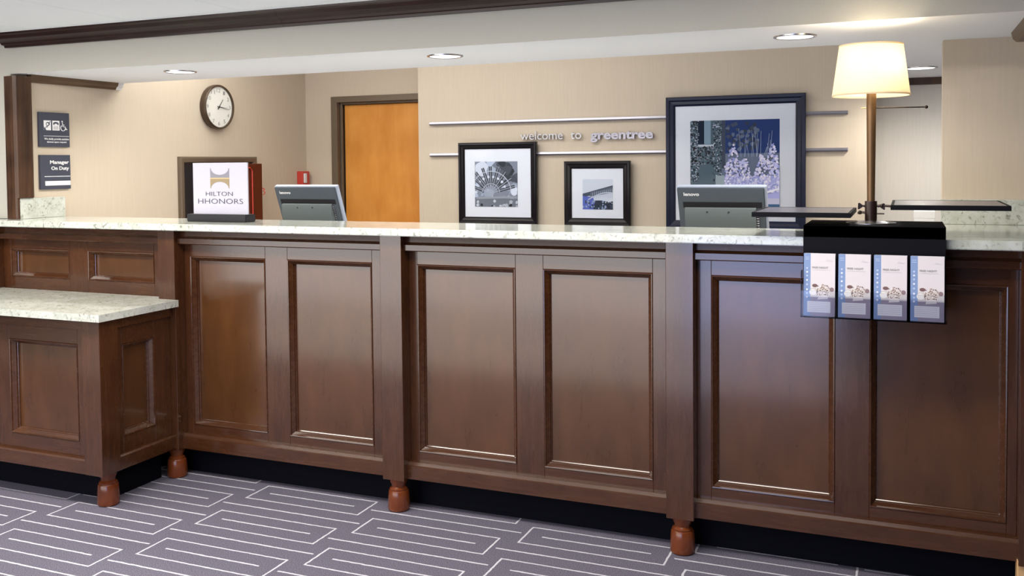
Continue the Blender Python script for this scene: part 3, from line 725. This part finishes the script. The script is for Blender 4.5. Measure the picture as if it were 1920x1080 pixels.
P.append(([(w*0.56, h*0.19), (w*0.66, h*0.155), (w*0.70, h*0.13), (w*0.60, h*0.16)], (0.10, 0.05, 0.12)))
P.append((strip((w*0.70, h*0.13), (w, h*0.22), 0.012), (0.72, 0.74, 0.86))); P.append((rect(w*0.72, w, 0, h*0.11), (0.48, 0.49, 0.66)))
P.append((rect(w*0.84, w, 0, h*0.045), (0.05, 0.12, 0.25)))
canvas('print', pl, clip(P, w, h), p)

# ================================================================== SCREENS
def monitor(xc, label):
    H, Wd = 0.315, 0.372
    mo = thing('monitor', (xc, 4.16, 0.81), label, 'monitor', 'computer screens behind the counter')
    lean = math.radians(22)
    # local plane of the back cover: top leans towards the lobby
    top = Vector((xc-Wd/2, 4.02, 1.312)); v = Vector((0, math.sin(lean), -math.cos(lean)))
    o = top + v*H
    pl = Plane(o, (1, 0, 0), -v)            # origin bottom-left of the back
    def slab(name, a0, a1, b0, b1, c0, c1, mat, bev=0.003, par=mo, smooth=False, seg=2):
        bm = bmesh.new(); bx(bm, a0, a1, b0, b1, c0, c1, bev, seg)
        for q in bm.verts: q.co = pl.p(*q.co)
        return link(name, bm, mat, par, smooth)
    slab('bezel', 0, Wd, 0, H, -0.026, -0.004, 'monitoredge', 0.002)
    slab('screen', 0.015, Wd-0.015, 0.02, H-0.015, -0.0275, -0.0255, 'black', 0.0)
    bc = slab('back_cover', 0.001, Wd-0.008, 0.001, H-0.004, -0.006, 0.004, 'monitor', 0.003)
    slab('vent_grille', 0.022, Wd-0.020, H-0.095, H-0.068, 0.002, 0.0052, 'black', 0.001, bc)
    for k in range(40): 
        pass
    bm = bmesh.new()
    # bulging housing: profile along b, extruded along a
    pr = [(0.01, 0.004), (0.01, 0.018), (0.05, 0.034), (0.12, 0.038), (0.185, 0.028), (H-0.095, 0.014), (H-0.092, 0.004)]
    A = [bm.verts.new(pl.p(0.030, b_, c)) for b_, c in pr]; B = [bm.verts.new(pl.p(Wd-0.045, b_, c)) for b_, c in pr]
    for i in range(len(pr)): j = (i+1) % len(pr); bm.faces.new((A[i], A[j], B[j], B[i]))
    bm.faces.new(A[::-1]); bm.faces.new(B)
    hs = link('housing', bm, 'monitorin', mo, True)
    for a in (0.125, 0.215):
        bm = bmesh.new(); c = pl.p(a, H-0.108, 0.0185); lathe(bm, [(0.0035, 0), (0.0035, -0.004)], tuple(c), 10, 'y'); link('screw', bm, 'black', hs)
    slab('red_mark', 0.262, 0.297, H-0.125, H-0.118, 0.0165, 0.0215, 'red', 0.0005, hs)
    bm = bmesh.new()
    for k in range(16):
        bm2 = bmesh.new(); bx(bm2, Wd-0.045, Wd-0.034, H-0.110-k*0.011, H-0.104-k*0.011, 0.003, 0.012, 0.0008)
        for q in bm2.verts: q.co = pl.p(*q.co)
        me = bpy.data.meshes.new('x'); bm2.to_mesh(me); bm.from_mesh(me); bm2.free(); bpy.data.meshes.remove(me)
    link('vent_rib', bm, 'chrome', bc)
    text('lettering', 'lenovo', pl, 0.028, 0.094, H-0.040, H-0.024, 'signwhite', bc, bold=0.03, lift=0.0045)
    bm = bmesh.new(); bx(bm, xc-0.035, xc+0.035, 4.13, 4.16, 0.82, 1.14, 0.006); link('stand', bm, 'black', mo)
    bm = bmesh.new(); lathe(bm, [(0.11, 0), (0.11, 0.006), (0.10, 0.012)], (xc, 4.18, 0.81), 32); link('stand_base', bm, 'black', mo)
monitor(-2.790, 'back of the left slate-grey screen in front of the orange door')
monitor(-0.716, 'back of the right slate-grey screen in front of the large picture')

# ================================================================== COUNTER-TOP SIGN
sg = thing('counter_sign', (-2.90, 3.50, 1.165), 'white square tabletop sign reading HILTON HHONORS in a black base', 'sign')
sx0, sx1, sy = -3.046, -2.732, 3.50
box('sign_base', sx0-0.008, sx1+0.012, sy-0.035, sy+0.035, 1.1655, 1.200, 'black', sg, 0.003, 2)
box('sign_panel', sx0+0.006, sx1, sy-0.004, sy+0.004, 1.197, 1.434, 'paper', sg, 0.0008)
pl = back(sx0+0.006, sy-0.004, 1.20); w = sx1-sx0-0.006
cx = w*0.5
P = []
def arcshape(sign, n=18):
    # one half of the hourglass emblem: flat outer side edges, concave toward the middle
    y0 = 0.163; hw = 0.054
    pts = [(cx-hw, y0), (cx+hw, y0), (cx+hw, y0+sign*0.046)]
    pts += [(cx+hw*0.92*math.cos(PI*i/n), y0+sign*(0.046-0.030*math.sin(PI*i/n))) for i in range(n+1)]
    pts += [(cx-hw, y0+sign*0.046)]
    return pts
P.append((arcshape(1), (0.24, 0.24, 0.28))); P.append((arcshape(-1), (0.30, 0.24, 0.15)))
P.append((rect(cx-0.054, cx+0.054, 0.1605, 0.1655), (0.55, 0.42, 0.22)))
canvas('emblem', pl, P, sg)
text('lettering', 'HILTON', pl, cx-0.080, cx+0.072, 0.083, 0.102, 'ink', sg, bold=-0.012)
text('lettering', 'HHONORS', pl, cx-0.125, cx+0.128, 0.047, 0.070, 'ink', sg, bold=-0.012)

# ================================================================== BROCHURE HOLDER
bh = thing('brochure_holder', (-0.1, 3.27, 1.165), 'black four-pocket brochure holder hooked over the counter front edge', 'brochure holder')
HX0, HX1 = -0.312, 0.116
bm = bmesh.new()
bx(bm, HX0, HX1, 3.268, 3.56, 1.166, 1.207, 0.002)
bx(bm, HX0, HX1, 3.268, 3.288, 0.905, 1.207, 0.001)
link('bracket', bm, 'bracket', bh)
bm = bmesh.new()
bx(bm, HX0-0.003, HX1+0.003, 3.212, 3.2145, 0.912, 0.998, 0.0005)      # front lip
bx(bm, HX0-0.003, HX1+0.003, 3.2145, 3.268, 0.910, 0.9135)             # floor
for x in (HX0-0.003, HX0+0.104, HX0+0.211, HX0+0.318, HX1+0.001): bx(bm, x, x+0.002, 3.2145, 3.268, 0.912, 1.0 if HX0 < x < HX1-0.01 else 1.06)
link('acrylic_tray', bm, 'acrylic', bh)
names = ('leftmost', 'second from left', 'third from left', 'rightmost')
def brochure(x0, x1, y, z0, label, printed, tilt=0.0):
    Hh = 0.203
    b_ = thing('brochure', ((x0+x1)/2, y, z0), label, 'brochure', 'travel brochures in the counter holder')
    lean = math.radians(5)
    pl = Plane((x0, y, z0), (1, 0, 0), (0, math.sin(lean), math.cos(lean)))
    bm = bmesh.new(); bx(bm, 0, x1-x0, 0, Hh, -0.0045, 0, 0.0004)
    for v in bm.verts: v.co = pl.p(v.co.x+tilt*v.co.y, v.co.y, v.co.z)
    link('booklet', bm, 'paper', b_)
    if not printed: return
    w = x1-x0
    rs = random.getstate(); random.seed(11)
    P = [(rect(0, w, 0, Hh), (0.74, 0.70, 0.73)), (rect(0, w*0.22, 0, Hh), (0.24, 0.34, 0.58))]
    P.append((rect(w*0.22, w, 0.0, Hh*0.33), (0.36, 0.31, 0.39)))
    P.append(([(w*0.22, Hh*0.30), (w, Hh*0.30), (w, Hh*0.42), (w*0.7, Hh*0.46), (w*0.22, Hh*0.44)], (0.62, 0.58, 0.58)))
    P.append((disc(w*0.36, Hh*0.485, w*0.09, 12, Hh*0.028), (0.20, 0.12, 0.12)))      # head of a reader
    P.append((disc(w*0.30, Hh*0.38, w*0.12, 12, Hh*0.05), (0.78, 0.76, 0.75)))
    P.append((disc(w*0.90, Hh*0.43, w*0.07, 12, Hh*0.035), (0.28, 0.20, 0.22)))
    P.append((disc(w*0.62, Hh*0.39, w*0.23, 16, Hh*0.075), (0.66, 0.60, 0.56)))
    for i in range(70): P.append((blob(w*(0.42+random.random()*0.42), Hh*(0.33+random.random()*0.17), 0.0022, 5), random.choice(((0.12, 0.08, 0.08), (0.3, 0.22, 0.2), (0.85, 0.8, 0.78), (0.5, 0.4, 0.36)))))
    P.append(([(w*0.45, Hh*0.265), (w*0.78, Hh*0.28), (w*0.76, Hh*0.33), (w*0.48, Hh*0.325)], (0.80, 0.74, 0.73)))
    P.append((rect(w*0.12, w*0.86, 0.012, Hh*0.235), (0.84, 0.82, 0.86)))
    for k in range(5): P.append((rect(w*0.16, w*0.80, 0.018+k*0.006, 0.0188+k*0.006), (0.55, 0.50, 0.56)))
    for k, s_ in enumerate((.3, .36, .42, .5, .57, .64, .70, .76)): P.append((disc(w*0.11, Hh*s_, w*0.035, 8), (0.50, 0.60, 0.80) if k % 2 else (0.72, 0.78, 0.9)))
    P.append((rect(w*0.05, w*0.18, Hh*0.93, Hh*0.94), (0.5, 0.6, 0.8))); P.append((rect(w*0.05, w*0.18, Hh*0.90, Hh*0.91), (0.5, 0.6, 0.8)))
    P.append((rect(w*0.28, w*0.85, Hh*0.735, Hh*0.738), (0.5, 0.48, 0.55)))
    for k in range(4): P.append((strip((w*(0.72+.05*k), Hh*0.88), (w*(0.77+.05*k), Hh*(0.91-.01*k)), 0.0012), (0.62, 0.60, 0.66)))
    random.setstate(rs)
    canvas('cover', pl, P, b_, base=0.0002, lift=0.00008)
    text('lettering', 'FREE NIGHT', pl, w*0.27, w*0.78, Hh*0.76, Hh*0.79, 'numeral', b_, bold=0.01, depth=0.0002, lift=0.0009)
for k in range(4):
    x0 = HX0+0.003+k*0.107
    brochure(x0+0.002, x0+0.099, 3.2190+0.004, 0.9145, 'front brochure with blue spine in the %s pocket' % names[k], True)
    brochure(x0+0.004, x0+0.0995, 3.2195+0.012, 0.9145, 'brochure mostly hidden behind the front one, %s pocket' % names[k], False, 0.004)

# ================================================================== TABLE LAMP
lx_, ly_, lz = -0.108, 3.40, 1.2075
lm = thing('table_lamp', (lx_, ly_, lz), 'lit table lamp with cream drum shade on a bronze pole', 'lamp')
bm = bmesh.new(); lathe(bm, [(0.080, 0), (0.080, 0.003), (0.050, 0.006), (0.036, 0.010), (0.030, 0.010)], (lx_, ly_, lz), 40); link('base', bm, 'chrome', lm, True)
bm = bmesh.new(); lathe(bm, [(0.018, 0.009), (0.019, 0.012), (0.0195, 0.020), (0.019, 0.022), (0.0195, 0.072), (0.0185, 0.075)], (lx_, ly_, lz), 28); col_ = link('collar', bm, 'bronzedark', lm, True)
bm = bmesh.new(); lathe(bm, [(0.0125, 0.07), (0.0145, 0.30), (0.016, 0.455), (0.010, 0.46), (0.006, 0.60)], (lx_, ly_, lz), 28); link('pole', bm, 'pole', lm, True)
bm = bmesh.new()
so, si = 1.633-lz, 1.800-lz
lathe(bm, [(0.1225, so), (0.1000, si), (0.0975, si), (0.1200, so), (0.1225, so)], (lx_-0.002, ly_, lz), 64, close=False)
sh = link('shade', bm, 'shade', lm, True)
bm = bmesh.new()
for zz, rr in ((so, 0.1225), (si-0.003, 0.1005)):
    bm = bmesh.new(); lathe(bm, [(rr-0.003, zz-0.001), (rr+0.0006, zz-0.001), (rr+0.0002, zz+0.004), (rr-0.0034, zz+0.004), (rr-0.003, zz-0.001)], (lx_-0.002, ly_, lz), 64, close=False)
    link('shade_trim', bm, 'shade', sh, True)
bm = bmesh.new()
for a in (0, 2*PI/3, 4*PI/3): tube(bm, [(lx_, ly_, 1.79), (lx_+0.099*math.cos(a), ly_+0.099*math.sin(a), 1.79)], 0.0015, 6)
link('spider', bm, 'brass', lm)
bm = bmesh.new(); tube(bm, [(lx_-0.032, ly_+0.018, 1.593), (lx_, ly_+0.014, 1.593)], 0.0022, 8); link('switch_rod', bm, 'brass', lm, True)
bm = bmesh.new(); tube(bm, [(lx_, ly_+0.014, 1.593), (lx_+0.165, ly_+0.014, 1.591)], 0.0022, 8); bmesh.ops.create_uvsphere(bm, u_segments=16, v_segments=10, radius=0.0055, matrix=Matrix.Translation((lx_+0.168, ly_+0.014, 1.591))); link('switch_rod', bm, 'bronzedark', lm, True)
bm = bmesh.new(); bmesh.ops.create_uvsphere(bm, u_segments=16, v_segments=12, radius=0.026, matrix=Matrix.Translation((lx_, ly_, 1.745))); link('bulb', bm, 'lens', lm, True)
point('table_lamp_light', (lx_, ly_, 1.79-0.01), 3.4, (1.0, 0.86, 0.64), 0.02)
point('table_lamp_light', (lx_+0.045, ly_-0.045, 1.73), 1.8, (1.0, 0.86, 0.64), 0.02)
def tray(x0, x1, y0, y1, z, xa, label_side):
    bm = bmesh.new(); bx(bm, x0, x1, y0, y1, z-0.016, z-0.002, 0.001)
    tr_ = link('tray', bm, 'bracket', lm)
    bm = bmesh.new(); sweep(bm, Plane((0, 0, z-0.003), (1, 0, 0), (0, 1, 0)), x0, x1, y0, y1, [(0, 0), (0.001, 0.003), (0.009, 0.003), (0.010, 0)])
    link('tray_edge', bm, 'bracket', tr_)
    box('tray_insert', x0+0.010, x1-0.010, y0+0.010, y1-0.010, z-0.002, z-0.0005, 'trayin', tr_)
    s_ = 1 if xa > lx_ else -1
    bm = bmesh.new(); tube(bm, [(lx_+s_*0.015, ly_, z-0.008), (lx_+s_*0.030, ly_, z-0.006), (xa, ly_, z-0.009)], 0.0042, 10)
    bmesh.ops.create_uvsphere(bm, u_segments=12, v_segments=8, radius=0.007, matrix=Matrix.Translation((lx_+s_*0.034, ly_, z-0.007)))
    link('arm', bm, 'bronzedark', lm, True)
tray(-0.472, -0.162, 3.22, 3.60, 1.2505, -0.150, 'left')
tray(-0.046, 0.300, 3.30, 3.72, 1.2735, -0.035, 'right')
def wing(x, z, s_):
    bm = bmesh.new()
    prism(bm, [(x, z-0.004), (x+s_*0.006, z-0.002), (x+s_*0.018, z-0.011), (x+s_*0.022, z-0.010), (x+s_*0.021, z+0.010), (x+s_*0.016, z+0.011), (x+s_*0.006, z+0.003), (x, z+0.004)], 1, ly_-0.004, ly_+0.002)
    link('wing_nut', bm, 'bronzedark', lm)
wing(lx_-0.019, 1.265, -1); wing(lx_+0.022, 1.264, 1)
bm = bmesh.new(); tube(bm, [(lx_+0.018, ly_, 1.240), (lx_+0.042, ly_, 1.240)], 0.0025, 8); link('peg', bm, 'bronzedark', lm)

# ================================================================== RIGHT OF THE LAMP, BEHIND THE COUNTER
pb = thing('paper_box', (0.075, 4.45, 0.81), 'plain white paper box standing behind the lamp base', 'box')
box('box_body', 0.033, 0.112, 4.40, 4.50, 0.811, 1.195, 'white', pb, 0.002)
box('box_lid', 0.031, 0.114, 4.398, 4.502, 1.17, 1.2, 'white', pb, 0.001)
